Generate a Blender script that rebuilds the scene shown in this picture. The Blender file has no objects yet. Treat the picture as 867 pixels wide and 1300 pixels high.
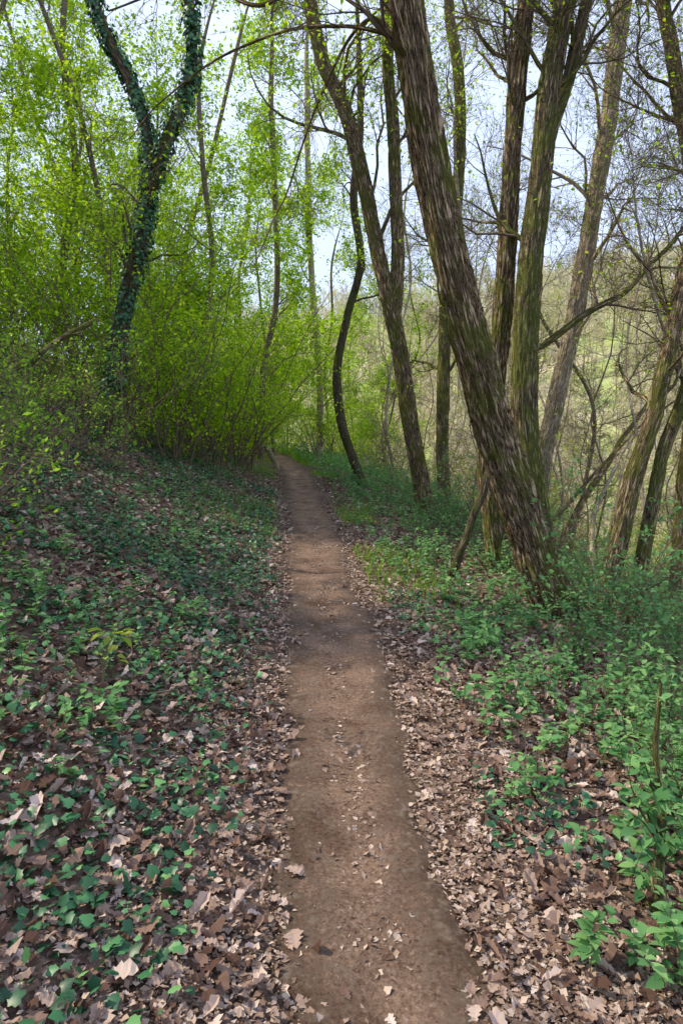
import bpy, math, numpy as np
rng=np.random.default_rng(7)
SC=bpy.context.scene
SC.view_settings.view_transform='Standard'; SC.view_settings.look='None'; SC.view_settings.exposure=0
COL=SC.collection
# ---------------------------------------------------------------- light
AZ=math.radians(-82); EL=math.radians(46)
W=bpy.data.worlds.new("World"); SC.world=W; W.use_nodes=True
nt=W.node_tree; bg=nt.nodes['Background']; sk=nt.nodes.new('ShaderNodeTexSky'); sk.sky_type='NISHITA'
sk.sun_disc=False; sk.sun_elevation=EL; sk.sun_rotation=AZ; sk.dust_density=2
wm=nt.nodes.new('ShaderNodeMix'); wm.data_type='RGBA'; wtc=nt.nodes.new('ShaderNodeTexCoord'); wn=nt.nodes.new('ShaderNodeTexNoise'); wn.inputs['Scale'].default_value=1.6; wn.inputs['Detail'].default_value=4
nt.links.new(wtc.outputs['Generated'],wn.inputs['Vector']); wr_=nt.nodes.new('ShaderNodeMapRange'); wr_.inputs[1].default_value=.3; wr_.inputs[2].default_value=.7; wr_.inputs[3].default_value=.6; wr_.inputs[4].default_value=.9
nt.links.new(wn.outputs['Fac'],wr_.inputs[0]); nt.links.new(wr_.outputs[0],wm.inputs[0]); nt.links.new(sk.outputs[0],wm.inputs[6]); wm.inputs[7].default_value=(6.9,8.0,10.6,1)
nt.links.new(wm.outputs[2],bg.inputs[0]); bg.inputs[1].default_value=.15
sl=bpy.data.lights.new("sun","SUN"); sl.energy=5; sl.angle=math.radians(.6); sl.color=(1,.88,.66)
so=bpy.data.objects.new("sun",sl); COL.objects.link(so)
from mathutils import Vector
S=Vector((math.sin(AZ)*math.cos(EL),math.cos(AZ)*math.cos(EL),math.sin(EL)))
so.rotation_euler=S.to_track_quat('Z','Y').to_euler()
cd=bpy.data.cameras.new("camera"); cam=bpy.data.objects.new("camera",cd); COL.objects.link(cam); SC.camera=cam
cd.sensor_fit='VERTICAL'; cd.sensor_height=36; cd.sensor_width=24; cd.lens=24; cd.clip_end=2000; cd.clip_start=.05
cam.location=(0,0,1.6); cam.rotation_euler=(math.radians(81.5),0,0)
# ---------------------------------------------------------------- noise
def hsh(a,b,c,s):
    v=np.sin(a*127.1+b*311.7+c*74.7+s*19.19)*43758.5453
    return v-np.floor(v)
def vn3(x,y,z,s=0):
    x,y,z=np.broadcast_arrays(x,y,z)
    i,j,k=np.floor(x),np.floor(y),np.floor(z); f,g,h=x-i,y-j,z-k
    f=f*f*(3-2*f);g=g*g*(3-2*g);h=h*h*(3-2*h)
    r=0
    for a in (0,1):
        for b in (0,1):
            for c in (0,1):
                r=r+hsh(i+a,j+b,k+c,s)*(f if a else 1-f)*(g if b else 1-g)*(h if c else 1-h)
    return r
def vn2(x,y,s=0):
    i,j=np.floor(x),np.floor(y); f,g=x-i,y-j
    f=f*f*(3-2*f);g=g*g*(3-2*g)
    return (hsh(i,j,0,s)*(1-f)+hsh(i+1,j,0,s)*f)*(1-g)+(hsh(i,j+1,0,s)*(1-f)+hsh(i+1,j+1,0,s)*f)*g
# ---------------------------------------------------------------- terrain
py=[-8,0,1.58,2.21,3.5,4.84,7.65,10.7,17.5,23.5,28,33,40,60,400]
px=[.5,.35,.15,.05,-.01,-.075,-.28,-.51,-1.18,-2.1,-3.6,-6.5,-12,-32,-372]
_ys=np.arange(-20,420,.05); _xs=np.interp(_ys,py,px); _xs=np.convolve(np.pad(_xs,20,mode='edge'),np.ones(41)/41,'valid')
def xc(y): return np.interp(y,_ys,_xs)
kd=[-300,-60,-30,-8,-3,-1.2,-.6,-.4,.4,1,2,3,5,10,20,32,45,55,90,130,165,200,600]
kh=[40,22,12.5,3.6,1.12,.28,.05,0,0,-.05,-.2,-.5,-1.6,-4.2,-9,-13.5,-14.5,-12,1,14,22,26,30]
_ds=np.arange(-300,600,.05); _hs=np.interp(_ds,kd,kh); _hs=np.convolve(np.pad(_hs,6,mode='edge'),np.ones(13)/13,'valid')
def H(x,y):
    x=np.asarray(x,float); y=np.asarray(y,float)
    d=x-xc(y); a=np.clip(np.abs(d)-.3,0,4)
    n=(vn2(x*1.7,y*1.7,1)-.5)*.06*np.clip(a,0,1)+(vn2(x*.5,y*.5,2)-.5)*.12*np.clip(a,0,2)*.5+(vn2(x*6,y*6,3)-.5)*.02
    n=n+np.clip((np.abs(d)-30)/40,0,1)*(vn2(x*.03,y*.03,5)-.5)*9
    dish=-.03*np.exp(-(d/.38)**4)
    return np.interp(d,_ds,_hs)+n+dish
# ---------------------------------------------------------------- mesh builder
class MB:
    def __init__(s): s.v=[];s.f=[];s.m=[];s.r=[];s.b=[];s.n=0
    def add(s,v,f,mat=0,rnd=None,bark=None):
        v=np.asarray(v,np.float32).reshape(-1,3); f=np.asarray(f,np.int64)
        s.v.append(v); s.f.append(f+s.n); s.m.append(np.full(len(f),mat,np.int32))
        s.r.append(np.zeros(len(v),np.float32) if rnd is None else np.broadcast_to(np.asarray(rnd,np.float32),(len(v),)))
        s.b.append(v if bark is None else np.asarray(bark,np.float32).reshape(-1,3)); s.n+=len(v)
    def mesh(s,name,mats,off=(0,0,0),smooth=True):
        me=bpy.data.meshes.new(name)
        v=np.concatenate(s.v)-np.asarray(off,np.float32)
        me.vertices.add(len(v)); me.vertices.foreach_set('co',v.ravel())
        lv=np.concatenate([f.ravel() for f in s.f]); cnt=np.concatenate([np.full(len(f),f.shape[1]) for f in s.f])
        me.loops.add(len(lv)); me.loops.foreach_set('vertex_index',lv.astype(np.int32))
        me.polygons.add(len(cnt)); st=np.concatenate([[0],np.cumsum(cnt)[:-1]])
        me.polygons.foreach_set('loop_start',st.astype(np.int32))
        try: me.polygons.foreach_set('loop_total',cnt.astype(np.int32))
        except Exception: pass
        me.polygons.foreach_set('material_index',np.concatenate(s.m))
        me.polygons.foreach_set('use_smooth',np.full(len(cnt),smooth))
        a=me.attributes.new('rnd','FLOAT','POINT'); a.data.foreach_set('value',np.concatenate(s.r).astype(np.float32))
        a=me.attributes.new('bark','FLOAT_VECTOR','POINT'); a.data.foreach_set('vector',np.concatenate(s.b).ravel())
        for m in mats: me.materials.append(m)
        me.update(calc_edges=True)
        return me
def nrm(a): return a/np.maximum(np.linalg.norm(a,axis=-1,keepdims=True),1e-9)
def tubes(mb,P,R,Sd,mat=0,disp=None,rnd=None):
    M,K,_=P.shape
    T=nrm(np.gradient(P,axis=1)); Tm=nrm(P[:,-1]-P[:,0])
    ref=np.where(np.abs(Tm[:,2:3])<.8,np.array([[0,0,1.]]),np.array([[1.,0,0]]))
    n0=nrm(np.cross(Tm,ref))[:,None,:]; n=nrm(n0-(n0*T).sum(-1,keepdims=True)*T); b=np.cross(T,n)
    ph=np.arange(Sd)*2*np.pi/Sd; c,s_=np.cos(ph),np.sin(ph)
    L=np.concatenate([np.zeros((M,1)),np.cumsum(np.linalg.norm(np.diff(P,axis=1),axis=-1),axis=1)],1)
    off=rng.uniform(0,50,(M,1,1))
    R0=R.max(axis=1)[:,None,None]
    bk=np.stack(np.broadcast_arrays(c*R0,s_*R0,L[:,:,None]+off),-1)
    RR=R[:,:,None]*np.ones(Sd)
    if disp is not None: RR=RR*disp(bk,L[:,:,None],ph)
    V=P[:,:,None,:]+RR[...,None]*(c[:,None]*n[:,:,None,:]+s_[:,None]*b[:,:,None,:])
    i=np.arange(M)[:,None,None]*K*Sd+np.arange(K-1)[:,None]*Sd
    j=np.arange(Sd); j2=(j+1)%Sd
    F=np.stack(np.broadcast_arrays(i+j,i+j2,i+Sd+j2,i+Sd+j),-1).reshape(-1,4)
    r=None if rnd is None else np.repeat(rnd,K*Sd)
    mb.add(V.reshape(-1,3),F,mat,r,bk.reshape(-1,3))
def spline(pts,K):
    p=np.array(pts,float); p=np.vstack([2*p[0]-p[1],p,2*p[-1]-p[-2]]); n=len(p)-3
    t=np.linspace(0,n-1e-6,K); i=t.astype(int); f=(t-i)[:,None]
    a,b,c,d=p[i],p[i+1],p[i+2],p[i+3]
    return .5*(2*b+(c-a)*f+(2*a-5*b+4*c-d)*f*f+(3*b-a-3*c+d)*f**3)
def grow(P,R,n,t0,t1,Ln,K,ang,up,wob,rf,rmin=.0015,pull=0):
    M,K0,_=P.shape; idx=np.repeat(np.arange(M),n); m=len(idx)
    t=rng.uniform(t0,t1,m)*(K0-1); i=np.minimum(t.astype(int),K0-2); f=(t-i)[:,None]
    o=P[idx,i]*(1-f)+P[idx,i+1]*f; T=nrm(P[idx,i+1]-P[idx,i]); r=R[idx,i]*(1-f[:,0])+R[idx,i+1]*f[:,0]
    q=rng.normal(size=(m,3)); q=nrm(q-(q*T).sum(-1,keepdims=True)*T)
    a=np.radians(ang)*rng.uniform(.7,1.3,m)[:,None]
    d=T*np.cos(a)+q*np.sin(a); d[:,2]+=up; d=nrm(d)
    L=Ln*rng.uniform(.5,1.25,m)*(1-.45*t/(K0-1))
    pts=[o]
    for k in range(K-1):
        pts.append(pts[-1]+d*(L/(K-1))[:,None]); d=d+rng.normal(size=(m,3))*wob; d[:,2]+=pull; d=nrm(d)
    PP=np.stack(pts,1); r0=np.maximum(r*rf*rng.uniform(.7,1,m),rmin)
    RR=r0[:,None]*(1-.8*np.linspace(0,1,K)); RR=np.maximum(RR,rmin*.5)
    return PP,RR
# leaf templates (x width, y length, z up)
LEAF4=(np.array([[0,0,0],[.3,.45,.07],[0,1,0],[-.3,.45,.07]]),np.array([[0,1,2],[0,2,3]]))
def mkstrip(ts,ws,cup,bend):
    V=[];F=[]
    for t,w in zip(ts,ws):
        z=bend*t*t
        V+= [[-w,t,z+cup*w*1.2],[0,t,z],[w,t,z+cup*w*1.2]]
    for i in range(len(ts)-1):
        a=i*3; F+=[[a,a+1,a+4,a+3],[a+1,a+2,a+5,a+4]]
    return np.array(V,float),np.array(F)
def crump(tp,amp,seed):
    V,F=tp; V=V.copy(); r=np.random.default_rng(seed); V[:,2]+=r.normal(size=len(V))*amp; V[:,0]+=r.normal(size=len(V))*amp*.4; return V,F
_ot=[0,.12,.22,.33,.45,.54,.68,.78,.9,1]
OAK=crump(mkstrip(_ot,[.01,.1,.2,.13,.31,.19,.36,.24,.2,.02],.25,-.15),.03,1)
OAK2=crump(mkstrip(_ot,[.01,.09,.18,.12,.27,.17,.3,.2,.16,.02],-.5,.35),.035,2)
OAK3=crump(mkstrip(_ot,[.01,.05,.14,.1,.2,.16,.22,.15,.1,.02],1.1,.4),.045,3)
BROAD=mkstrip([0,.2,.45,.7,1],[.01,.2,.29,.2,.0],.3,-.15)
CRB=crump(mkstrip([0,.2,.45,.7,1],[.01,.2,.3,.22,.0],.5,-.2),.06,5)
_iv=np.array([[0,-.05],[.25,-.15],[.48,.05],[.4,.28],[.5,.5],[.3,.62],[0,1],[-.3,.62],[-.5,.5],[-.4,.28],[-.48,.05],[-.25,-.15]])
IVY=(np.vstack([np.c_[_iv,-.14*np.abs(_iv[:,0])-.08*_iv[:,1]**2],[[0,.2,.05]]]),np.array([[12,i,(i+1)%12] for i in range(12)]))
def place(mb,tpl,pos,yaw,tilt,roll,sc,mat=0,rnd=None,normal=None,sx=None):
    V,F=tpl; m=len(pos)
    if m==0: return
    if normal is None:
        cy,sy=np.cos(yaw),np.sin(yaw); ct,st=np.cos(tilt),np.sin(tilt); cr,sr=np.cos(roll),np.sin(roll)
        Z=np.zeros(m);O=np.ones(m)
        def mat3(a): return np.array(a).transpose(2,0,1)
        Rz=mat3([[cy,-sy,Z],[sy,cy,Z],[Z,Z,O]]); Rx=mat3([[O,Z,Z],[Z,ct,-st],[Z,st,ct]]); Ry=mat3([[cr,Z,sr],[Z,O,Z],[-sr,Z,cr]])
        Rm=Rz@Rx@Ry
    else:
        n=nrm(normal); q=rng.normal(size=(m,3))*.5+np.array([0,0,-1.]); y=nrm(q-(q*n).sum(-1,keepdims=True)*n); x=np.cross(y,n)
        Rm=np.stack([x,y,n],-1)
    VV=V[None]*sc[:,None,None]
    if sx is not None: VV=VV*np.stack([sx,np.ones(m),np.ones(m)],-1)[:,None,:]
    VV=np.einsum('mij,mkj->mki',Rm,VV)+pos[:,None,:]
    FF=F[None]+(np.arange(m)*len(V))[:,None,None]
    r=rng.uniform(0,1,m) if rnd is None else rnd
    mb.add(VV.reshape(-1,3),FF.reshape(-1,F.shape[1]),mat,np.repeat(r,len(V)))
def on_twigs(P,n,spread=.02):
    M,K,_=P.shape; idx=np.repeat(np.arange(M),n); m=len(idx); t=rng.uniform(.15,1,m)*(K-1); i=np.minimum(t.astype(int),K-2); f=(t-i)[:,None]
    return P[idx,i]*(1-f)+P[idx,i+1]*f+rng.normal(size=(m,3))*spread
def rleaves(mb,tpl,pos,size,mat,flat=.6,rnd=None):
    m=len(pos); place(mb,tpl,pos,rng.uniform(0,6.28,m),rng.normal(size=m)*flat-.2,rng.normal(size=m)*flat,size*rng.uniform(.5,1.3,m),mat,rnd)
# ---------------------------------------------------------------- materials
def newmat(name):
    m=bpy.data.materials.new(name); m.use_nodes=True; t=m.node_tree; return m,t,t.nodes['Principled BSDF']
def N(t,k,**kw):
    n=t.nodes.new(k)
    for a,b in kw.items(): setattr(n,a,b)
    return n
def ramp(t,stops,fac):
    r=N(t,'ShaderNodeValToRGB'); e=r.color_ramp.elements
    while len(e)<len(stops): e.new(.5)
    for i,(p,c) in enumerate(stops): e[i].position=p; e[i].color=(*c,1)
    t.links.new(fac,r.inputs[0]); return r
def noise(t,vec,scale,detail=4,rough=.6):
    n=N(t,'ShaderNodeTexNoise'); n.inputs['Scale'].default_value=scale; n.inputs['Detail'].default_value=detail; n.inputs['Roughness'].default_value=rough
    if vec is not None: t.links.new(vec,n.inputs['Vector'])
    return n
def math_(t,op,a,b=None,c=None):
    n=N(t,'ShaderNodeMath',operation=op)
    for i,x in enumerate((a,b,c)):
        if x is None: continue
        if isinstance(x,(int,float)): n.inputs[i].default_value=x
        else: t.links.new(x,n.inputs[i])
    return n.outputs[0]
def mixc(t,f,a,b,bt='MIX'):
    m=N(t,'ShaderNodeMix',data_type='RGBA',blend_type=bt)
    if isinstance(f,float): m.inputs[0].default_value=f
    else: t.links.new(f,m.inputs[0])
    for s,x in ((6,a),(7,b)):
        if isinstance(x,tuple): m.inputs[s].default_value=(*x,1)
        else: t.links.new(x,m.inputs[s])
    return m.outputs[2]
def todiffuse(t,p,col,nrm_=None):
    d=N(t,'ShaderNodeBsdfDiffuse'); t.links.new(col,d.inputs[0])
    if nrm_ is not None: t.links.new(nrm_,d.inputs['Normal'])
    t.nodes.remove(p); t.links.new(d.outputs[0],t.nodes['Material Output'].inputs[0]); return d
def leafmat(name,stops,trans=.4,gloss=False,tc=(1.6,1.5,.8),var=True):
    m,t,p=newmat(name); a=N(t,'ShaderNodeAttribute',attribute_name='rnd'); r=ramp(t,stops,a.outputs['Fac']); col=r.outputs[0]
    if gloss:
        t.links.new(col,p.inputs['Base Color']); p.inputs['Roughness'].default_value=.42; p.inputs['Specular IOR Level'].default_value=.4; d=p
    else: d=todiffuse(t,p,col)
    if trans>0:
        tr=N(t,'ShaderNodeBsdfTranslucent'); c=mixc(t,1.0,col,tc,'MULTIPLY'); t.links.new(c,tr.inputs[0])
        mx=N(t,'ShaderNodeMixShader'); mx.inputs[0].default_value=trans; t.links.new(d.outputs[0],mx.inputs[1]); t.links.new(tr.outputs[0],mx.inputs[2])
        t.links.new(mx.outputs[0],t.nodes['Material Output'].inputs[0])
    return m
def barkmat(name,dark,mid,light,moss,mossamt,bump=.6,vs=1.0):
    m,t,p=newmat(name); a=N(t,'ShaderNodeAttribute',attribute_name='bark')
    mp=N(t,'ShaderNodeMapping'); mp.inputs['Scale'].default_value=(1,1,.14); t.links.new(a.outputs['Vector'],mp.inputs[0])
    n1=noise(t,mp.outputs[0],42*vs,5,.6); n3=noise(t,a.outputs['Vector'],2.6,5,.75); n5=noise(t,a.outputs['Vector'],90*vs,3,.7)
    rid=math_(t,'MULTIPLY',math_(t,'ABSOLUTE',math_(t,'SUBTRACT',n1.outputs['Fac'],.5)),9)
    rid=math_(t,'ADD',rid,math_(t,'MULTIPLY',math_(t,'SUBTRACT',n5.outputs['Fac'],.5),.9))
    r=ramp(t,[(.06,dark),(.22,mid),(.8,light)],rid)
    c=mixc(t,1.0,r.outputs[0],ramp(t,[(.3,(.72,.7,.67)),(.7,(1.25,1.25,1.25))],n3.outputs['Fac']).outputs[0],'MULTIPLY')
    if mossamt>0:
        mr=ramp(t,[(.6-.2*mossamt,(0,0,0)),(.70-.2*mossamt,(1,1,1))],n3.outputs['Fac'])
        mc=mixc(t,n5.outputs['Fac'],tuple(x*.3 for x in moss),tuple(x*1.7 for x in moss))
        c=mixc(t,math_(t,'MULTIPLY',mr.outputs[0],.8),c,mc)
    bp=N(t,'ShaderNodeBump'); bp.inputs['Strength'].default_value=bump; bp.inputs['Distance'].default_value=.035
    hc=math_(t,'MINIMUM',rid,1.0); t.links.new(hc,bp.inputs['Height']); todiffuse(t,p,c,bp.outputs[0])
    return m
def plainbark(name,a_,b_):
    m,t,p=newmat(name); a=N(t,'ShaderNodeAttribute',attribute_name='bark'); n=noise(t,a.outputs['Vector'],18,2)
    todiffuse(t,p,ramp(t,[(.35,a_),(.65,b_)],n.outputs['Fac']).outputs[0]); return m
def flat(name,c_):
    m,t,p=newmat(name); oi=N(t,'ShaderNodeObjectInfo'); todiffuse(t,p,ramp(t,[(0,tuple(x*.8 for x in c_)),(1,tuple(x*1.2 for x in c_))],oi.outputs['Random']).outputs[0]); return m
M_BARK=barkmat('furrowed_bark',(.035,.024,.015),(.26,.19,.12),(.47,.36,.245),(.17,.185,.04),.62,1.0,.9)
M_BARKM=barkmat('mossy_bark',(.035,.027,.017),(.23,.18,.115),(.39,.31,.21),(.18,.205,.05),.86,.95,.85)
M_BARKD=barkmat('dark_bark',(.025,.02,.014),(.09,.07,.05),(.17,.135,.10),(.07,.09,.022),.5,.6)
M_BARKG=barkmat('grey_bark',(.09,.07,.05),(.34,.27,.195),(.50,.42,.315),(.17,.18,.06),.4,.6)
M_PBD=plainbark('brown_bark',(.11,.088,.063),(.23,.18,.135))
M_PBG=plainbark('pale_bark',(.22,.18,.13),(.42,.355,.27))
M_TWIG=flat('twig_bark',(.17,.13,.095))
M_LEAF=leafmat('spring_leaf',[(0,(.13,.255,.015)),(.5,(.25,.42,.025)),(1,(.40,.55,.05))],.62)
M_LEAFD=leafmat('deep_green_leaf',[(0,(.08,.2,.025)),(.5,(.15,.31,.04)),(1,(.26,.42,.06))],.5)  # deeper green than the spring leaf, for grass and twiggy shrubs
M_LEAFH=leafmat('herb_leaf',[(0,(.08,.205,.08)),(.5,(.155,.33,.135)),(1,(.27,.46,.18))],.4,False,(1.2,1.3,.8))
M_LEAFY=leafmat('yellow_leaf',[(0,(.25,.34,.06)),(1,(.43,.51,.12))],.5)
M_IVY=leafmat('ivy_leaf',[(0,(.014,.056,.028)),(.5,(.034,.125,.057)),(.85,(.07,.215,.085)),(1,(.16,.34,.12))],.12,True)
M_DEAD=leafmat('dry_leaf',[(0,(.09,.052,.041)),(.42,(.25,.165,.132)),(.78,(.42,.31,.26)),(1,(.64,.53,.48))],.12,False,(1.2,1,.8))
M_FRAG=leafmat('leaf_crumb',[(0,(.10,.06,.045)),(.55,(.275,.19,.148)),(1,(.52,.41,.34))],0)
M_FAR=leafmat('hazed_far_twig',[(0,(.48,.42,.32)),(.45,(.62,.55,.41)),(.75,(.64,.61,.41)),(1,(.53,.59,.27))],.3,False,(1,1,1))  # ramp kept pale so that distance haze sits in the twig colour
def groundmat():
    m,t,p=newmat('forest_soil'); g=N(t,'ShaderNodeNewGeometry'); a=N(t,'ShaderNodeAttribute',attribute_name='rnd')
    n1=noise(t,g.outputs['Position'],14,5,.7); n3=noise(t,g.outputs['Position'],.12,5)
    r=ramp(t,[(.3,(.05,.034,.026)),(.5,(.145,.10,.077)),(.68,(.29,.215,.17))],n1.outputs['Fac'])
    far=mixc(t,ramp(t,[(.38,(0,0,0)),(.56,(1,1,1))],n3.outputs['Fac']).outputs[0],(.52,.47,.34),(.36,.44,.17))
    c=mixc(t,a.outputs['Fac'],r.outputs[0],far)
    b=N(t,'ShaderNodeBump'); b.inputs['Distance'].default_value=.03; b.inputs['Strength'].default_value=.8; t.links.new(n1.outputs['Fac'],b.inputs['Height']); todiffuse(t,p,c,b.outputs[0])
    return m
def pathmat():
    m,t,p=newmat('trodden_earth'); g=N(t,'ShaderNodeNewGeometry'); a=N(t,'ShaderNodeAttribute',attribute_name='rnd')
    n1=noise(t,g.outputs['Position'],60,7,.85); n2=noise(t,g.outputs['Position'],3.5,6,.65); n3=noise(t,g.outputs['Position'],14,4,.7)
    r=ramp(t,[(.34,(.08,.05,.037)),(.46,(.28,.19,.145)),(.58,(.43,.315,.245)),(.68,(.68,.57,.50))],n1.outputs['Fac'])
    r2=ramp(t,[(.35,(.58,.52,.49)),(.5,(.93,.88,.85)),(.66,(1.25,1.18,1.12))],n2.outputs['Fac'])
    c=mixc(t,1.0,r.outputs[0],r2.outputs[0],'MULTIPLY')
    soil=ramp(t,[(.3,(.05,.034,.026)),(.5,(.155,.107,.082)),(.66,(.32,.24,.19))],n3.outputs['Fac'])
    e=math_(t,'ADD',a.outputs['Fac'],math_(t,'MULTIPLY',math_(t,'SUBTRACT',n3.outputs['Fac'],.5),2.8))
    c=mixc(t,ramp(t,[(.3,(0,0,0)),(.75,(1,1,1))],e).outputs[0],c,soil.outputs[0])
    h=math_(t,'ADD',n1.outputs['Fac'],math_(t,'MULTIPLY',n2.outputs['Fac'],2.5))
    b=N(t,'ShaderNodeBump'); b.inputs['Distance'].default_value=.03; b.inputs['Strength'].default_value=1; t.links.new(h,b.inputs['Height']); todiffuse(t,p,c,b.outputs[0])
    return m
M_GR=groundmat(); M_PATH=pathmat()
# ---------------------------------------------------------------- object helpers
def obj(name,me,parent=None,loc=(0,0,0),**kw):
    o=bpy.data.objects.new(name,me); COL.objects.link(o); o.location=loc
    if parent: o.parent=parent
    for k,v in kw.items(): o[k]=v
    return o
def thing(name,loc,label,cat,group=None):
    o=obj(name,None,None,tuple(float(c) for c in loc),label=label,category=cat); o.empty_display_size=.2
    if group: o['group']=group
    return o
def copy_thing(src,loc,rz,sc,label=None):
    o=src.copy(); o.location=tuple(float(c) for c in loc); o.rotation_euler=(0,0,float(rz)); o.scale=(sc,)*3; COL.objects.link(o)
    if label: o['label']=label
    for ch in src.children:
        c=ch.copy(); c.parent=o; COL.objects.link(c)
    return o
# ---------------------------------------------------------------- ground
def grid1(a,segs):
    out=[a]
    for end,n in segs: out+=list(np.linspace(out[-1],end,n+1)[1:])
    return np.array(out)
gx=grid1(-260,[(-60,20),(-12,40),(-4,60),(4,170),(10,60),(40,60),(420,70)])
gy=grid1(-30,[(0,20),(8,130),(20,80),(60,70),(420,90)])
X,Y=np.meshgrid(gx,gy); Z=H(X,Y); D_=X-xc(Y)
mb=MB(); nx=len(gx); ii=(np.arange(len(gy)-1)[:,None]*nx+np.arange(nx-1)).ravel()
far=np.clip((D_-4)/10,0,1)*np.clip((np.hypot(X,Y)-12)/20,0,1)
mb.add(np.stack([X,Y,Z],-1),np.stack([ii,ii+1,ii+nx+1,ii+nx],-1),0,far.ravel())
obj('ground',mb.mesh('ground',[M_GR]),kind='structure')
mb=MB(); yy=np.concatenate([np.arange(.3,10,.04),np.arange(10,34,.12)]); u=np.linspace(-1,1,31)
wl=.23+.14*vn2(yy*1.1,yy*0,11)+.10*vn2(yy*4,yy*0,12)+.08*vn2(yy*11,yy*0,17)+.06*np.clip((yy-9)/12,0,1)+.06*np.clip((3-yy)/2,0,1); wr=.22+.14*vn2(yy*1.0,yy*0+5,13)+.10*vn2(yy*4,yy*0,14)+.08*vn2(yy*11,yy*0,18)+.06*np.clip((yy-9)/12,0,1)
U,YY=np.meshgrid(u,yy); XX=xc(YY)+np.where(U<0,U*wl[:,None],U*wr[:,None])
ZZ=H(XX,YY)+.012-.05*np.abs(U)**8+.012*(vn2(XX*8,YY*8,21)-.5)+.02*np.exp(-((XX-xc(YY))/.38)**4)-.015*np.exp(-((XX-xc(YY))/.12)**2)
ii=(np.arange(len(yy)-1)[:,None]*31+np.arange(30)).ravel()
mb.add(np.stack([XX,YY,ZZ],-1),np.stack([ii,ii+1,ii+32,ii+31],-1),0,np.abs(U).ravel())
obj('path',mb.mesh('path',[M_PATH]),kind='structure')
def infr(x,y,m=.62): return (np.abs(x)<y*m+.6)
def scatter(n,dlo,dhi,ylo,yhi,dens=None,pw=1.0):
    y=ylo+(yhi-ylo)*rng.uniform(0,1,n)**pw; d=rng.uniform(dlo,dhi,n); x=xc(y)+d; k=infr(x,y)
    if dens is not None: k&=rng.uniform(0,1,n)<dens(x,y,d)
    x,y=x[k],y[k]; return np.stack([x,y,H(x,y)],-1),d[k]
# dry leaf litter
def dlit(x,y,d):
    e=np.clip((np.abs(d)+.02-.26*vn2(x*3,y*3,33))/.5,0.02,1)**1.6; return e*(.4+.6*vn2(x*2,y*2,31))
mb=MB()
for tp_,n_ in ((OAK,20000),(OAK2,9000),(OAK3,9000)):
    p,_=scatter(n_,-3.2,3.2,.9,5,dlit,1.3); m=len(p); p[:,2]+=rng.uniform(.004,.026,m)
    place(mb,tp_,p,rng.uniform(0,6.28,m),rng.normal(size=m)*.2,rng.normal(size=m)*.25,.022+.066*rng.uniform(0,1,m)**1.1,0,rnd=rng.uniform(0,1,m)**1.15,sx=rng.uniform(.7,1.4,m))
p,_=scatter(54000,-6,6,4.5,17,dlit,1.2); m=len(p); p[:,2]+=rng.uniform(.004,.03,m)
place(mb,CRB,p,rng.uniform(0,6.28,m),rng.normal(size=m)*.3,rng.normal(size=m)*.3,rng.uniform(.03,.08,m),0,sx=rng.uniform(.9,1.6,m))
p,_=scatter(1700,-.5,.5,1.2,12,lambda x,y,d:.25+.75*np.clip(np.abs(d)/.35,0,1)**2,1.2); m=len(p); p[:,2]+=.022
place(mb,OAK,p,rng.uniform(0,6.28,m),rng.normal(size=m)*.15,rng.normal(size=m)*.15,rng.uniform(.02,.055,m),0,rnd=rng.uniform(.3,1,m))
obj('leaf_litter',mb.mesh('leaf_litter',[M_DEAD],smooth=False),kind='stuff')
mb=MB()
def dfr(x,y,d): return (.3+.7*np.clip((np.abs(d)-.03)/.22,0,1))*(.15+.85*vn2(x*3,y*3,35))
p,_=scatter(160000,-.85,.85,.9,12,dfr,1.5); m=len(p); p[:,2]+=.018
place(mb,LEAF4,p,rng.uniform(0,6.28,m),rng.normal(size=m)*.3,rng.normal(size=m)*.3,.005+.028*rng.uniform(0,1,m)**1.6,0,sx=rng.uniform(.6,1.6,m))
p,_=scatter(34000,-3,3,.9,4.5,lambda x,y,d:(np.abs(d)>.3)*(.3+.7*vn2(x*3,y*3,36)),1.2); m=len(p); p[:,2]+=.02
place(mb,LEAF4,p,rng.uniform(0,6.28,m),rng.normal(size=m)*.4,rng.normal(size=m)*.4,rng.uniform(.01,.03,m),0,sx=rng.uniform(.6,1.6,m))
obj('leaf_fragments',mb.mesh('leaf_fragments',[M_FRAG],smooth=False),kind='stuff')
# ivy carpet
mb=MB()
def divy(x,y,d): return np.clip((vn2(x*1.3,y*1.3,41)*.5+vn2(x*5,y*5,42)*.5-.34)*4,0.1,1)*np.clip((-d-.36)/.3,0,1)*(.55+.45*np.clip((y-2)/3,0,1))
p,_=scatter(50000,-4.5,-.35,1.0,13,divy,1.35); m=len(p); p[:,2]+=rng.uniform(.012,.065,m)
place(mb,IVY,p,rng.uniform(0,6.28,m),rng.normal(size=m)*.4+.2,rng.normal(size=m)*.4,rng.uniform(.014,.046,m),0)
def divr(x,y,d): return np.clip((vn2(x*1.6,y*1.6,45)-.5)*5,0,1)
p,_=scatter(4500,.5,2.5,1.2,6,divr); m=len(p); p[:,2]+=rng.uniform(.02,.06,m)
place(mb,IVY,p,rng.uniform(0,6.28,m),rng.normal(size=m)*.35+.2,rng.normal(size=m)*.35,rng.uniform(.02,.04,m),0)
obj('ivy_ground_cover',mb.mesh('ivy_ground_cover',[M_IVY]),kind='stuff')
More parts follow.
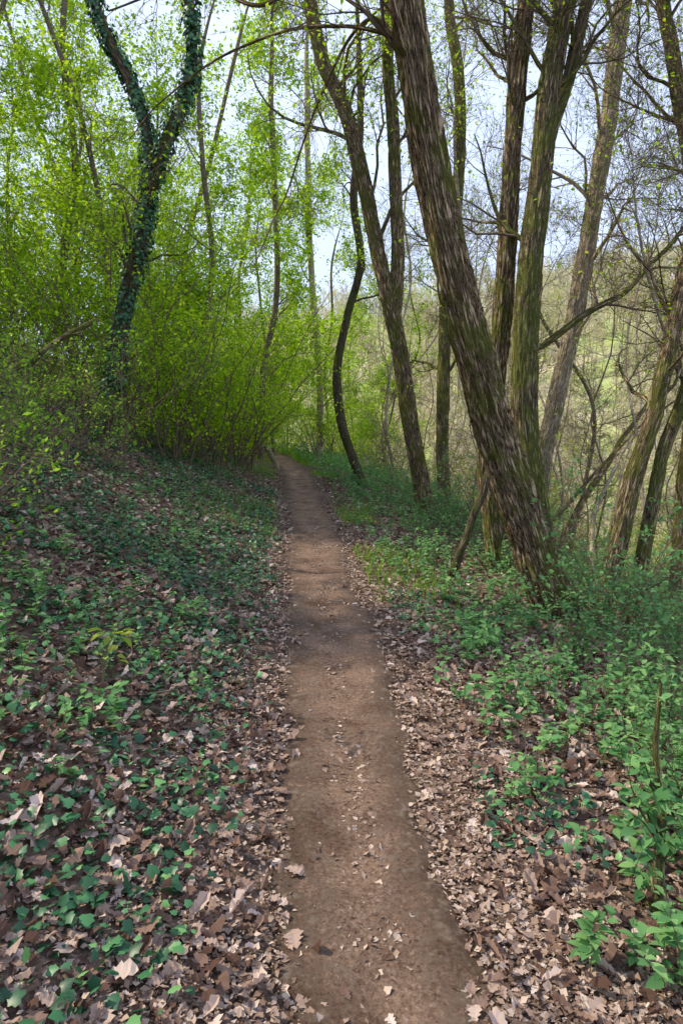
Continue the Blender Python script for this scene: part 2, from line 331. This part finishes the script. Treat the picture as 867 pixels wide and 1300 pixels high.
# herbs
def herb(mb,base,h,nl,ls,mats=(0,1)):
    k=len(base); lean=rng.normal(size=(k,2))*.25
    P=np.stack([base+np.c_[lean*h[:,None]*t*t,h*t] for t in np.linspace(0,1,4)],1)
    tubes(mb,P,np.broadcast_to(np.array([.0025,.002,.0015,.001]),(k,4)),3,mats[0])
    t=rng.uniform(.3,1,(k,nl)); pos=base[:,None]+np.concatenate([lean[:,None]*(h[:,None]*t*t)[...,None],(h[:,None]*t)[...,None]],-1)
    pos=pos.reshape(-1,3); m=len(pos)
    place(mb,BROAD,pos,rng.uniform(0,6.28,m),rng.normal(size=m)*.3+.15,rng.normal(size=m)*.25,ls*rng.uniform(.5,1.2,m),mats[1])
mb=MB()
def dher(x,y,d): return np.clip((vn2(x*.9,y*.9,51)*.35+vn2(x*3,y*3,52)*.65-.32)*5,.08,1)*np.clip((d-.45-.2*np.clip((4-y)/2,0,1))/.6,0,1)
p,dd=scatter(7600,.5,6,1.7,16,dher,1.35); herb(mb,p,rng.uniform(.05,.27,len(p))*(1+np.clip(dd-1,0,1.4)),9,.054)
def dhl(x,y,d): return np.clip((vn2(x*.9,y*.9,55)-.3)*3,.1,1)*np.clip((-d-.45)/1.0,0.1,1)
p,_=scatter(6000,-6,-.45,1.6,18,dhl,1.15); herb(mb,p,rng.uniform(.04,.2,len(p)),8,.045)
p,_=scatter(2600,.5,9,15,34); herb(mb,p,rng.uniform(.1,.5,len(p)),7,.10)
obj('undergrowth',mb.mesh('undergrowth',[M_TWIG,M_LEAFH]),kind='stuff')
# grass by the path
mb=MB()
def dgr(x,y,d): return np.clip((vn2(x*1.2,y*.7,61)-.3)*4,0,1)
p,_=scatter(9000,.42,1.15,5.5,24,dgr); p2,_=scatter(5000,-1.6,-.5,8,26,dgr); p=np.vstack([p,p2]); m=len(p)
GR=(np.array([[-.04,0,0],[.04,0,0],[.03,.5,.02],[-.03,.5,.02],[0,1,-.15]]),np.array([[0,1,2],[0,2,3],[3,2,4]]))
place(mb,GR,p,rng.uniform(0,6.28,m),1.1+rng.normal(size=m)*.3,rng.normal(size=m)*.2,rng.uniform(.06,.15,m),0,sx=np.full(m,.8))
p,_=scatter(6000,.4,6,21,36); p2,_=scatter(3000,-4,-.4,22,34); p=np.vstack([p,p2]); m=len(p)
place(mb,GR,p,rng.uniform(0,6.28,m),1.1+rng.normal(size=m)*.3,rng.normal(size=m)*.2,rng.uniform(.12,.3,m),0,sx=np.full(m,1.3))
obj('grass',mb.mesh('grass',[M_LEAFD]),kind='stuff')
# ---------------------------------------------------------------- trees
def bdisp(amp,fr=36):
    def f(bk,L,ph):
        n=vn3(bk[...,0]*fr,bk[...,1]*fr,bk[...,2]*3.4,7); r=np.minimum(np.abs(2*n-1)*1.8,1)
        n2=vn3(bk[...,0]*fr*2.3,bk[...,1]*fr*2.3,bk[...,2]*14,8); big=vn3(bk[...,0]*5,bk[...,1]*5,bk[...,2]*1.1,9)
        flare=1+(.30+.2*np.cos(ph*5+1)+.12*np.cos(ph*3))*np.exp(-np.maximum(L,0)/.2)
        return (1+amp*(r-.7)*1.1+amp*.5*(n2-.5)+.2*(big-.5))*flare
    return f
def build_tree(name,label,cat,stems,bark,hero=True,limbs=(9,5,5,5),lens=(2.2,1.1,.6,.3),leafn=1,leafs=.04,leafm=None,leaft=LEAF4,group=None,up=.25,t0=.4,wob=.22,amp=.12,ivy=0,extra=None,fine=False):
    base=np.array(stems[0][0][0]); th=thing(name,base,label,cat,group)
    mb=MB(); P=[];R=[]
    for si,(pts,r0,r1) in enumerate(stems):
        pts=[tuple(q) for q in pts]
        if si==0: pts=[(pts[0][0]-(pts[1][0]-pts[0][0])*.1,pts[0][1],pts[0][2]-.18)]+pts
        ln=np.linalg.norm(np.diff(np.array(pts),axis=0),axis=1).sum()
        K=int(ln/(.028 if hero else .25)); q=spline(pts,K); t=np.linspace(0,1,K); wv=(np.stack([vn2(t*ln*1.2+si*7,t*0+j,70+j) for j in range(3)],-1)-.5)*r0*.5; q=q+wv*np.minimum(t*8,1)[:,None]
        r=r0+(r1-r0)*t; r=r*np.where(t>.85,1-(t-.85)/.15*.85,1)
        Sd=int(np.clip(r0*2*3.14/.011,24,104)) if hero else 10
        f=bdisp(amp) if hero else None
        if si>0 and hero:
            g=bdisp(amp); f=(lambda bk,L,ph,g=g: g(bk,L+9,ph))
        tubes(mb,q[None],r[None],Sd,0,f)
        qi=q[np.linspace(0,K-1,24).astype(int)]; P.append(qi); R.append(r[np.linspace(0,K-1,24).astype(int)])
    P=np.stack(P);R=np.stack(R)
    if extra:
        for pts,r0,r1 in extra:
            q=spline(pts,40); q=q+(np.stack([vn2(np.linspace(0,8,40),np.zeros(40)+j,80+j) for j in range(3)],-1)-.5)*.09*np.linspace(0,1,40)[:,None]; tubes(mb,q[None],np.linspace(r0,r1,40)[None],8,0)
            P=np.concatenate([P,q[np.linspace(0,39,24).astype(int)][None]]); R=np.concatenate([R,np.linspace(r0,r1,24)[None]])
    B1,r1_=grow(P[:len(stems)],R[:len(stems)],limbs[0],t0,.98,lens[0],9 if hero else 6,55,up,wob,.32,.006,.03)
    tubes(mb,B1,r1_,7 if hero else 4,0)
    obj('trunk',mb.mesh(name+'_trunk',[bark],base),th)
    mc=MB()
    B2,r2=grow(B1,r1_,limbs[1],.15,1,lens[1],6 if hero else 4,48,up*.6,wob,.6,.004,.02); tubes(mc,B2,r2,4 if hero else 3,0)
    if extra:
        B2b,r2b=grow(P[len(stems):],R[len(stems):],9,.15,1,lens[1]*.8,6,50,up*.6,wob,.5,.004); tubes(mc,B2b,r2b,4,0); B2=np.concatenate([B2,B2b]); r2=np.concatenate([r2,r2b])
    B3,r3=grow(B2,r2,limbs[2],.1,1,lens[2],5 if hero else 3,45,up*.4,wob,.6,.0028 if hero or fine else .0045); tubes(mc,B3,r3,3,0)
    B4,r4=grow(B3,r3,limbs[3],.1,1,lens[3],4 if hero else 3,42,up*.3,wob*.8,.65,.002)
    if hero or fine: tubes(mc,B4,r4,3,0)
    if leafn>0:
        pos=on_twigs(B4,max(1,int(leafn)),leafs*.5)
        if leafn<1: pos=pos[rng.uniform(0,1,len(pos))<leafn]
        rleaves(mc,leaft,pos,leafs,1)
    obj('crown',mc.mesh(name+'_crown',[M_TWIG,leafm or M_LEAF],base),th)
    if ivy:
        mi=MB(); n=ivy; si=rng.integers(0,len(stems),n); t=rng.uniform(0,22.9,n); i=t.astype(int); f=(t-i)[:,None]
        c=P[si,i]*(1-f)+P[si,i+1]*f; rr=R[si,i]; a=rng.uniform(0,6.28,n); dr=np.stack([np.cos(a),np.sin(a),rng.normal(size=n)*.3],-1)
        k=vn3(c[:,0]*2+a,c[:,1],c[:,2]*1.3,3)>.28; c,rr,dr=c[k],rr[k],dr[k]
        pos=c+dr*(rr+rng.uniform(.0,.08,len(c))**1.0)[:,None]
        place(mi,IVY,pos,None,None,None,rng.uniform(.03,.058,len(c)),0,normal=dr+rng.normal(size=dr.shape)*.35+np.array([0,0,.4]))
        obj('ivy',mi.mesh('ivy_foliage',[M_IVY],base),th)
    return th
A=[(-3.5,9.92,.95),(-3.31,9.92,1.83),(-3.03,9.92,2.92),(-2.79,9.92,3.87),(-2.63,9.92,4.6)]
build_tree('ivy_clad_tree','dark forked tree wrapped in ivy on the bank','tree',[(A,.13,.11),([A[-1],(-2.67,9.97,5.33),(-2.88,10,6.05),(-3.15,10.1,6.6),(-3.38,10.15,7.3),(-3.54,10.2,8.1),(-3.9,10.2,9.8)],.08,.048),([A[-1],(-2.40,9.85,5.07),(-2.1,9.8,5.63),(-1.95,9.75,6.2),(-1.98,9.7,6.9),(-1.9,9.6,7.8),(-1.6,9.6,9.6)],.095,.055)],M_BARKD,limbs=(6,5,4,4),leafn=2,leafs=.06,leafm=M_LEAF,ivy=9500,t0=.6)
build_tree('slender_tree','slim dark crooked tree curving up beside the path','tree',[([(.48,15.53,-.1),(.03,15.53,1.26),(-.11,15.53,2.48),(.11,15.5,3.66),(.4,15.5,4.82),(.245,15.5,6.1),(.41,15.5,7.4),(.37,15.5,9),(.3,15.5,11)],.11,.065)],M_BARKD,limbs=(9,5,5,5),leafn=3,leafs=.07,amp=.05)
build_tree('locust_tree','brown twin-stemmed tree leaning over the path','tree',[([(1.42,11.4,-.17),(1.224,11.4,1.09),(.917,11.4,2.63),(.59,11.5,3.99),(.36,11.6,5.09),(.08,11.7,6.2),(-.27,11.8,7.05),(-.48,11.9,8.03),(-.66,12,9.2),(-.9,12,11)],.155,.095),([(.95,11.4,2.5),(.84,11.4,3.12),(.92,11.5,3.99),(.867,11.7,5.61),(.78,11.9,6.87),(.71,12,8.08),(.64,12.1,9.26),(.5,12.1,11)],.12,.08)],M_BARK,limbs=(10,6,6,5),lens=(2.6,1.3,.7,.35),leafn=2,leafs=.06)
build_tree('locust_tree','thick furrowed leaning tree beside the path','tree',[([(1.90,5.9,-.24),(1.69,5.85,.38),(1.44,5.8,1.07),(1.18,5.7,1.73),(.95,5.6,2.345),(.766,5.5,2.92),(.622,5.4,3.45),(.516,5.3,3.945),(.432,5.25,4.435),(.357,5.2,4.89),(.2,5.15,5.9),(0,5.1,7.2),(-.3,5.2,9)],.185,.09)],M_BARK,limbs=(13,6,6,5),lens=(2.6,1.2,.65,.3),leafn=1,leafs=.045,t0=.62,amp=.17,
  extra=[([(.45,5.25,4.5),(.0,5.3,4.75),(-.6,5.6,4.6),(-1.2,5.9,4.9),(-1.9,6.2,4.9)],.026,.007),([(.5,5.3,4.1),(.2,5.6,4.5),(-.15,6,4.2),(-.5,6.3,3.5),(-.75,6.4,2.9)],.017,.005),([(.5,5.3,4.2),(.0,5.6,4.45),(-.7,6,4.55),(-1.5,6.5,4.4),(-2.0,7,4.2)],.017,.005)])
build_tree('locust_tree','upright furrowed tree standing close to its neighbours','tree',[([(1.80,7.6,-.25),(1.69,7.6,.55),(1.64,7.6,1.26),(1.706,7.65,2.37),(1.756,7.7,3.2),(1.81,7.8,4.28),(1.864,7.9,5.1),(1.94,8,5.92),(1.99,8.1,6.73),(2.05,8.2,9)],.128,.082)],M_BARK,limbs=(12,6,6,5),leafn=.5,leafs=.045,t0=.5,amp=.17)
build_tree('mossy_tree','moss-covered upright tree with a forking top','tree',[([(2.28,7.3,-.35),(2.046,7.3,.94),(1.917,7.35,2.18),(1.924,7.4,2.98),(2.017,7.5,3.78),(2.093,7.6,4.59),(2.2,7.7,5.38),(2.5,7.9,6.6),(2.75,8,8.2),(2.9,8.1,10)],.148,.09),([(2.03,7.55,4.0),(2.2,7.7,4.56),(2.42,7.9,5.17),(2.61,8,5.92),(2.77,8.1,6.73),(2.95,8.2,8.4)],.085,.05)],M_BARKM,limbs=(12,6,6,5),leafn=.5,leafs=.045,t0=.42,amp=.14,
  extra=[([(1.93,7.4,2.25),(2.16,7.5,2.3),(2.6,7.6,2.61),(3.09,7.8,2.89),(3.46,7.9,3.24),(3.81,8,3.6),(4.3,8.1,4.0)],.045,.018)])
build_tree('pale_tree','tall pale straight tree leaning outward over the slope','tree',[([(3.0,10.5,-.7),(3.11,10.5,.64),(3.24,10.5,1.84),(3.456,10.5,3.0),(3.6,10.5,4.12),(3.73,10.5,5.2),(3.85,10.5,6.25),(3.95,10.5,7.27),(4.03,10.5,8.25),(4.2,10.5,10.5)],.145,.105)],M_BARKG,limbs=(15,6,6,5),lens=(2.6,1.3,.65,.32),leafn=.5,leafs=.045,t0=.35)
build_tree('locust_tree','furrowed tree leaning outward from the path edge','tree',[([(2.6,6.6,-.4),(2.745,6.65,.29),(2.925,6.7,1.06),(3.117,6.8,1.91),(3.28,6.9,2.67),(3.468,7,3.42),(3.6,7,4.15),(3.75,7.1,5.3),(3.85,7.1,7.5)],.10,.066)],M_BARK,limbs=(11,6,6,5),leafn=.6,leafs=.045,t0=.4,amp=.15)
build_tree('locust_tree','thinner tree leaning outward on the falling bank','tree',[([(3.25,7.4,-.7),(3.43,7.4,.76),(3.6,7.4,1.6),(3.77,7.4,2.34),(3.91,7.4,3.14),(4.08,7.4,4.14),(4.2,7.4,6.5)],.08,.055)],M_BARKM,limbs=(9,6,6,4),leafn=.6,leafs=.045,t0=.35)
build_tree('crooked_tree','crooked bare tree with bending upper trunk','tree',[([(4.3,8.5,-1.2),(4.3,8.5,.5),(4.28,8.5,2.27),(4.14,8.5,4.07),(3.9,8.5,5.1),(3.74,8.5,5.77),(3.59,8.5,6.6),(3.5,8.5,9)],.10,.07)],M_BARK,limbs=(15,6,6,5),lens=(2.5,1.2,.65,.32),leafn=.5,leafs=.045,t0=.3)
build_tree('mossy_tree','slim mossy tree standing behind the leaning trunks','tree',[([(2.0,13,-.35),(1.9,13,1.9),(1.9,13,3.6),(2.07,13,5.5),(2.07,13,7.35),(1.86,13,8.6),(1.7,13,11)],.13,.085)],M_BARKM,limbs=(12,6,6,5),leafn=1,leafs=.055,t0=.3)
build_tree('slender_tree','slim greyish tree beside the far bend of the path','tree',[([(-.72,22,-.05),(-.71,22,2.6),(-.94,22,5.7),(-1,22,8.2),(-1.02,22,10.9),(-1,22,14)],.12,.08)],M_PBG,hero=False,limbs=(18,6,6,5),leafn=4,leafs=.09,t0=.2)
build_tree('slender_tree','slim brown tree on the bank at the path bend','tree',[([(-2.35,20,.1),(-2.25,20,2.75),(-1.86,20,4.7),(-1.82,20,7.4),(-1.9,20,10),(-1.8,20,13)],.10,.07)],M_PBD,hero=False,limbs=(18,6,6,5),leafn=4,leafs=.09,t0=.2)
# template trees copied over bank and valley
def tmpl(name,label,h,r,bark,limbs,lens,leafn,leafs,leafm,group,t0,bend=.6,hero=False,fine=False):
    pts=[(0,0,0)]; x=y=0
    for k in range(1,6):
        x+=rng.normal()*.12*bend*h/5; y+=rng.normal()*.12*bend*h/5; pts.append((x,y,h*k/5))
    return build_tree(name,label,'tree',[(pts,r,r*.45)],bark,hero=hero,limbs=limbs,lens=lens,leafn=leafn,leafs=leafs,leafm=leafm,group=group,t0=t0,fine=fine)
def spread(src,spots,scr=(.8,1.2)):
    for i,(x,y) in enumerate(spots):
        s=src[i%len(src)]; z=float(H(x,y))-.05; sc=float(rng.uniform(*scr)); rz=rng.uniform(0,6.28)
        if i<len(src): s.location=(float(x),float(y),z); s.rotation_euler=(0,0,float(rz))
        else: copy_thing(s,(x,y,z),rz,sc)
gL='young leafing trees on the wooded bank'
srcL=[tmpl('leafing_tree','slim young tree with fresh green leaves',h,r,M_PBD,(22,6,6,4),(2.4,1.2,.6,.3),3,.09,M_LEAF,gL,.2,1.2) for h,r in ((10,.075),(8,.055),(11,.09))]
spL=[(-6.2,13.2),(-4.3,15.8),(-8.2,11.6),(-3.5,18.5),(-6.5,17),(-9,14.5),(-8.2,20),(-5,22.5),(-3.8,26),(-11.5,19),(-7.2,27),(-12,26),(-9.8,10.6),(-4.6,31),(-10,33),(-15.5,24),(-2.6,33),(-5.6,14.8),(-.6,29),(.8,33),(-9,6.0),(-7.2,.6),(1.8,27),(-7.4,13),(-4.8,13.2),(-5.2,19.6),(-2.9,15.2),(-7,24),(-2.4,24.5),(-7.3,9.8)]  # includes unseen trees left of the view, added to shade the foreground
spread(srcL,spL)
gV='bare trees on the valley side'
srcV=[tmpl('bare_tree','slender bare tree with fine twigs',h,r,b,(16,6,5,3),(2.0,1.0,.6,.32),ln,.07,M_LEAFY,gV,.2,1.6) for h,r,b,ln in ((11,.06,M_PBG,.5),(9,.045,M_PBG,.4),(12,.07,M_PBD,.5))]
spV=[]
k=0
while len(spV)<32 and k<5000:
    k+=1; y=rng.uniform(13,62); x=rng.uniform(-.1,.62)*y; d=x-xc(y)
    if d<3.2 or any((x-a)**2+(y-b)**2<3 for a,b in spV): continue
    spV.append((x,y))
spread(srcV,spV,(.7,1.2))
gW='thin bare saplings on the falling bank'
srcW=[tmpl('bare_sapling','thin bare sapling with fine crossing twigs',h,r,b,(13,6,5,3),(1.3,.7,.4,.2),.5,.045,M_LEAFY,gW,.12,2.4,fine=True) for h,r,b in ((5.5,.024,M_PBG),(4.2,.017,M_PBD))]
spW=[(3.6,8.6),(4.9,9.8),(3.4,11.4),(5.8,11.6),(4.2,13),(2.9,14),(6.6,13.6),(5.2,14.8),(3.6,16),(2.2,16.8),(7.6,15.4),(4.8,17.6),(1.6,19.4),(6.4,17.8),(4.4,7.4),(2.1,11),(1.3,15.8),(.9,18.6),(2.7,12.4),(4.3,10.8)]
spread(srcW,spW,(.8,1.3))
# shrubs
def shrub(name,label,h,ns,leafn,leafs,leafm,group,bark=M_TWIG,lf=LEAF4,mid=(7,5,4),twigs=False,low=.15):
    th=thing(name,(0,0,0),label,'shrub',group); mb=MB()
    a=rng.uniform(0,6.28,ns); r=rng.uniform(0,.12*h,ns); o=np.stack([np.cos(a)*r,np.sin(a)*r,np.full(ns,-.05)],-1)
    d=nrm(np.stack([np.cos(a)*.45,np.sin(a)*.45,np.ones(ns)],-1)+rng.normal(size=(ns,3))*.15); L=h*rng.uniform(.5,1.15,ns); pts=[o]
    for k in range(8): pts.append(pts[-1]+d*(L/8)[:,None]); d=nrm(d+rng.normal(size=(ns,3))*.12+np.array([np.cos(a)*.04,np.sin(a)*.04,a*0]).T)
    P=np.stack(pts,1); R=(h*.0045)*rng.uniform(.6,1.2,ns)[:,None]*(1-.8*np.linspace(0,1,9)); tubes(mb,P,R,5,0)
    obj('stems',mb.mesh(name+'_stems',[bark]),th)
    mc=MB()
    B1,r1=grow(P,R,mid[0],low,1,h*.33,6,55 if low<.1 else 45,.1,.18,.6,.003); tubes(mc,B1,r1,3,0)
    B2,r2=grow(B1,r1,mid[1],.1,1,h*.16,4,42,.1,.16,.6,.002)
    if twigs or h<3: tubes(mc,B2,r2,3,0)
    B3,r3=grow(B2,r2,mid[2],.1,1,h*.07,3,42,.1,.1,.6,.0015)
    if twigs: tubes(mc,B3,r3,3,0)
    if leafn:
        pos=on_twigs(B3,leafn,leafs*.4); rleaves(mc,lf,pos,leafs,1)
    obj('foliage',mc.mesh(name+'_foliage',[M_TWIG,leafm]),th)
    return th
gS='leafing shrubs along the bank'
srcS=[shrub('leafing_shrub','tall shrub with fresh bright green leaves',h,n,2,.068,M_LEAF,gS,low=.03) for h,n in ((3.6,16),(2.8,13),(4.8,17))]
spSh=[(-2.5,12.8),(-3.5,14.2),(-2.4,15.2),(-4.6,13),(-2.9,17),(-3.9,11.8),(-5.5,11.4),(-3.4,19.5),(-4.8,16.5),(-6.5,13),(-4.2,21),(-3.2,22.5),(-5.5,19),(-7.6,12),(-7,15.5),(-3.9,24.5),(-6.6,9),(-4.3,27),(-6.5,24),(-2.3,30),(-.9,26.5),(-2.9,11.6),(-2.6,20.6),(-5.6,8.2),(0,28)]
spread(srcS,spSh,(.75,1.15))
gT='twiggy shrubs with small green leaves'
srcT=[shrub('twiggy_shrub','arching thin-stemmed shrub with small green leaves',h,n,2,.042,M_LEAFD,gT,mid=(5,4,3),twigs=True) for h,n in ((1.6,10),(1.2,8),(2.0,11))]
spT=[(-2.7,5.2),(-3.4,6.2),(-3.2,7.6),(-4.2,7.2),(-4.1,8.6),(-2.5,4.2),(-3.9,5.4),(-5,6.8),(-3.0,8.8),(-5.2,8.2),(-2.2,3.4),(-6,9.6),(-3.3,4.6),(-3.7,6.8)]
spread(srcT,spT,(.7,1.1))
copy_thing(srcT[1],(-1.9,2.9,float(H(-1.9,2.9))-.03),1.2,.6)
gB='low shrubs on the falling bank'
srcB=[shrub('bank_shrub','low thin-stemmed shrub with pale green leaves',h,n,2,.055,M_LEAFH,gB,mid=(4,4,2),twigs=True) for h,n in ((.8,7),(1.3,8),(1.9,10))]
spB=[(2.9,5.4),(3.2,6.4),(2.2,9.2),(3.9,7.6),(1.6,9.6),(2.8,8.6),(3.6,9.6),(1.9,12),(2.7,12.2),(4.6,9.4),(1.4,14),(2.2,15.5),(1.1,17),(.6,19.5),(3.5,12),(4.5,12),(5.2,11),(3.0,14.5),(4.2,15),(5.5,13.5),(1.8,18),(2.9,18.5),(.9,22),(2.0,22.5),(5,17),(6.5,15),(3.2,4.8),(1.3,24),(.2,25),(6.3,12.2),(7.4,14),(3.4,5.7),(2.5,6.1),(4.4,8.2),(5.2,9),(-.8,25),(-1.6,26.8)]
spread(srcB,spB,(.7,1.05))
for x,y,s in ((2.05,3.9,.8),(1.85,3.3,.7),(2.5,5.2,.85),(2.3,4.6,.8),(1.75,4.6,.6),(2.0,5.5,.65),(1.6,2.7,.65),(1.4,5.9,.55),(2.2,6.6,.7),(1.45,2.3,.5)): copy_thing(srcB[1 if s>.62 else 0],(x,y,float(H(x,y))-.03),rng.uniform(0,6),s)
spM=[];k=0
while len(spM)<58 and k<5000:
    k+=1; y=rng.uniform(16,60); x=rng.uniform(-.05,.62)*y; d=x-xc(y)
    if d<3.5: continue
    spM.append((x,y))
gM='twiggy bushes on the valley side'
srcM=[shrub('valley_bush','tangled bush with pale green leaf buds',h,n,2,.085,M_LEAFY,gM,bark=M_PBG,mid=(6,5,2)) for h,n in ((3.1,14),(2.9,12))]
spread(srcM,spM,(.7,1.3))
# ---------------------------------------------------------------- far wood
mb=MB(); tp=[]
for v in range(4):
    t=MB(); P=spline([(0,0,0),(.2,0,3),(-.1,.2,6),(.2,0,10)],5)[None]; R=np.linspace(.16,.03,5)[None]; tubes(t,P,R,3)
    B1,r1=grow(P,R,9,.3,1,3.5,3,45,.4,.15,.5,.035); tubes(t,B1,r1,3)
    B2,r2=grow(B1,r1,6,.1,1,1.8,3,40,.2,.15,.7,.03); o=B2[:,0]; e=B2[:,-1]; w=nrm(np.cross(e-o,rng.normal(size=o.shape)))*.06
    V=np.stack([o-w,o+w,e+w*.5],1); t.add(V.reshape(-1,3),np.arange(len(V)*3).reshape(-1,3))
    B3,r3=grow(B2,r2,3,.1,1,1.0,3,40,.2,.15,.7,.03); o=B3[:,0]; e=B3[:,-1]; w=nrm(np.cross(e-o,rng.normal(size=o.shape)))*.06
    V=np.stack([o-w,o+w,e+w*.5],1); t.add(V.reshape(-1,3),np.arange(len(V)*3).reshape(-1,3))
    tp.append(t)
m=9000; y=rng.uniform(20,300,m); x=rng.uniform(-.25,.66,m)*y; d=x-xc(y); k=(d>40)&(d<220)&(np.hypot(x,y)>55); x,y=x[k][:2000],y[k][:2000]
z=H(x,y)
for vi,t in enumerate(tp):
    V=np.concatenate(t.v)
    sel=np.arange(len(x))%4==vi; m=sel.sum(); a=rng.uniform(0,6.28,m); s=rng.uniform(.6,1.1,m)
    c,sn=np.cos(a)*s,np.sin(a)*s
    VV=np.stack([V[:,0]*c[:,None]-V[:,1]*sn[:,None]+x[sel][:,None],V[:,0]*sn[:,None]+V[:,1]*c[:,None]+y[sel][:,None],V[:,2]*s[:,None]+z[sel][:,None]-.2],-1)
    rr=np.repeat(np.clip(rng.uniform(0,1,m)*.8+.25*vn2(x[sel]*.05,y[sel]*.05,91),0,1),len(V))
    off=(np.arange(m)*len(V))[:,None,None]
    quads=np.concatenate([f for f in t.f if f.shape[1]==4]); tris=np.concatenate([f for f in t.f if f.shape[1]==3])
    nb=mb.n
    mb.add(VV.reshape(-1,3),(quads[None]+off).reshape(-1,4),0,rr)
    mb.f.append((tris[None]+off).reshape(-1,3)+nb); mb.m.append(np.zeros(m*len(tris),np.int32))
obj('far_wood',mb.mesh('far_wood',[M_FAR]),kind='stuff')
# ---------------------------------------------------------------- logs, saplings
def log(name,label,pts,r0,r1,mat,cat='branch',nb=4):
    b=np.array(pts[0]); mb=MB(); q=spline(pts,40); t=np.linspace(0,1,40); R=r0+(r1-r0)*t; R[0]*=.3; R[-1]*=.3
    q=q+(np.stack([vn2(t*7,t*0+j,95+j) for j in range(3)],-1)-.5)*r0
    tubes(mb,q[None],R[None],14,0,lambda bk,L,ph:1+.2*(vn3(bk[...,0]*20,bk[...,1]*20,bk[...,2]*3,2)-.5))
    if nb:
        B,rb=grow(q[None][:,::2],R[None][:,::2],nb,.3,1,r0*9,5,55,.1,.25,.4,.003); tubes(mb,B,rb,5,0)
    o=obj(name,mb.mesh(name,[mat],b),None,tuple(pts[0]),label=label,category=cat); return o
log('leaning_log','brown fallen trunk propped across the slope',[(2.6,8.4,-.45),(3.2,9.2,.25),(4.0,10.0,1.0),(4.9,11.0,1.75)],.055,.03,M_BARK,'log')
log('broken_branch','short broken branch propped against a trunk',[(1.15,6.95,-.12),(1.32,7,.4),(1.5,7.05,.85),(1.72,7.35,1.5)],.045,.03,M_BARKD,'branch')
log('fallen_branch','dark mossy fallen branch lying on the bank shrubs',[(-4.3,7,1.35),(-3.5,7,1.9),(-2.94,7,2.2),(-2.4,7,2.5)],.05,.025,M_BARKM,'branch',7)
log('fallen_branch','grey fallen branch angled on the slope',[(2.9,7.6,-.4),(3.2,8.6,.2),(3.9,9.6,.9),(4.4,10.2,1.3)],.035,.018,M_BARKG,'branch',7)
log('fallen_branch','thin brown branch crossing low between the trunks',[(2.4,8.8,-.3),(3.2,9.2,.5),(4.1,9.6,1.3),(5.0,9.9,1.9)],.03,.012,M_BARK,'branch',9)
log('tree_stump','short broken stump leaning beside the path bend',[(-1.74,18.6,-.1),(-1.82,18.6,.2),(-1.95,18.6,.45),(-2.06,18.6,.65)],.09,.07,M_BARKG,'stump',0)
for i in range(26):
    d=rng.choice([-1,1])*rng.uniform(.55,2.3); y=rng.uniform(1.3,7); x=float(xc(y)+d); a=rng.uniform(0,6.28); L=rng.uniform(.15,.5)
    pts=[(x+math.cos(a)*L*t+rng.normal()*.02,y+math.sin(a)*L*t,float(H(x+math.cos(a)*L*t,y+math.sin(a)*L*t))+.03) for t in (0,.35,.7,1)]
    o=log('fallen_twig','thin dry brown twig lying on leaf litter',pts,.006,.003,M_TWIG,'twig',3); o['group']='dry twigs on the forest floor'
def sapling(name,label,pts,r0,leafpts,lm,ls,bark,nleaf,tpl=BROAD):
    b=np.array(pts[0]); th=thing(name,b,label,'sapling'); mb=MB(); q=spline(pts,30); R=np.linspace(r0,r0*.25,30)
    tubes(mb,q[None],R[None],10,0,lambda bk,L,ph:1+1.2*np.exp(-L/.06)+.2*(vn3(bk[...,0]*40,bk[...,1]*40,bk[...,2]*9,2)-.5))
    B,rb=grow(q[None],R[None],12,.2,.9,.24,5,45,.4,.15,.5,.002); tubes(mb,B,rb,5,0)
    obj('stem',mb.mesh(name+'_stem',[bark],b),th)
    mc=MB()
    for c,s,n in leafpts:
        c=np.array(c); pos=c+rng.normal(size=(n,3))*s*np.array([1,1,.45]); dr=pos-c
        m=n; yaw=np.arctan2(dr[:,1],dr[:,0])-np.pi/2
        place(mc,tpl,c+dr*.5,yaw,rng.normal(size=m)*.3-.1,rng.normal(size=m)*.3,ls*rng.uniform(.6,1.2,m),0)
    if nleaf:
        pos=on_twigs(B,nleaf,.01); rleaves(mc,tpl,pos,ls*.7,0,.4)
    obj('leaves',mc.mesh(name+'_leaves',[lm],b),th)
sapling('sapling','thin sapling with mossy base and green leaves',[(1.06,2.07,-.06),(1.05,2.07,.12),(1.055,2.08,.3),(1.03,2.1,.5),(1.04,2.12,.72)],.022,[((1.03,2.05,.24),.09,36),((1.02,2.1,.36),.07,18)],M_LEAFH,.065,M_BARKM,7)
sapling('seedling','small seedling with yellow-green leaves',[(-1.12,3.05,.22),(-1.11,3.05,.4),(-1.07,3.05,.58)],.006,[((-1.07,3.05,.58),.05,11),((-1.1,3.05,.47),.05,5)],M_LEAFY,.07,M_TWIG,0)
gP='leafy seedlings on the path verges'
for i,(x,y) in enumerate([(.75,2.6),(1.3,3.0),(.95,3.6),(1.6,3.5),(1.4,4.2),(1.9,4.4),(1.0,4.9),(1.5,5.2),(2.1,5.3),(.8,1.75),(-1.3,2.4),(-1.7,3.6),(-1.0,4.4),(-1.9,4.6),(1.2,6.2),(1.0,7.4),(1.8,3.9),(1.55,2.9),(1.75,3.2),(2.2,4.1),(1.2,3.9),(-1.0,2.7),(-1.5,2.9),(1.05,3.1),(.95,1.62),(.8,4.2),(.75,3.2),(1.1,4.5)]):
    z=float(H(x,y)); h=rng.uniform(.15,.36); mb=MB(); base=np.array([[x,y,z]])+rng.normal(size=(5,3))*np.array([.05,.05,0])
    herb(mb,base,rng.uniform(.6,1.1,5)*h,11,.055,(0,1)); o=obj('leafy_seedling',mb.mesh('leafy_seedling',[M_TWIG,M_LEAFH],(x,y,z)),None,(x,y,z),label='clump of small green leafy stems in litter',category='plant',group=gP)
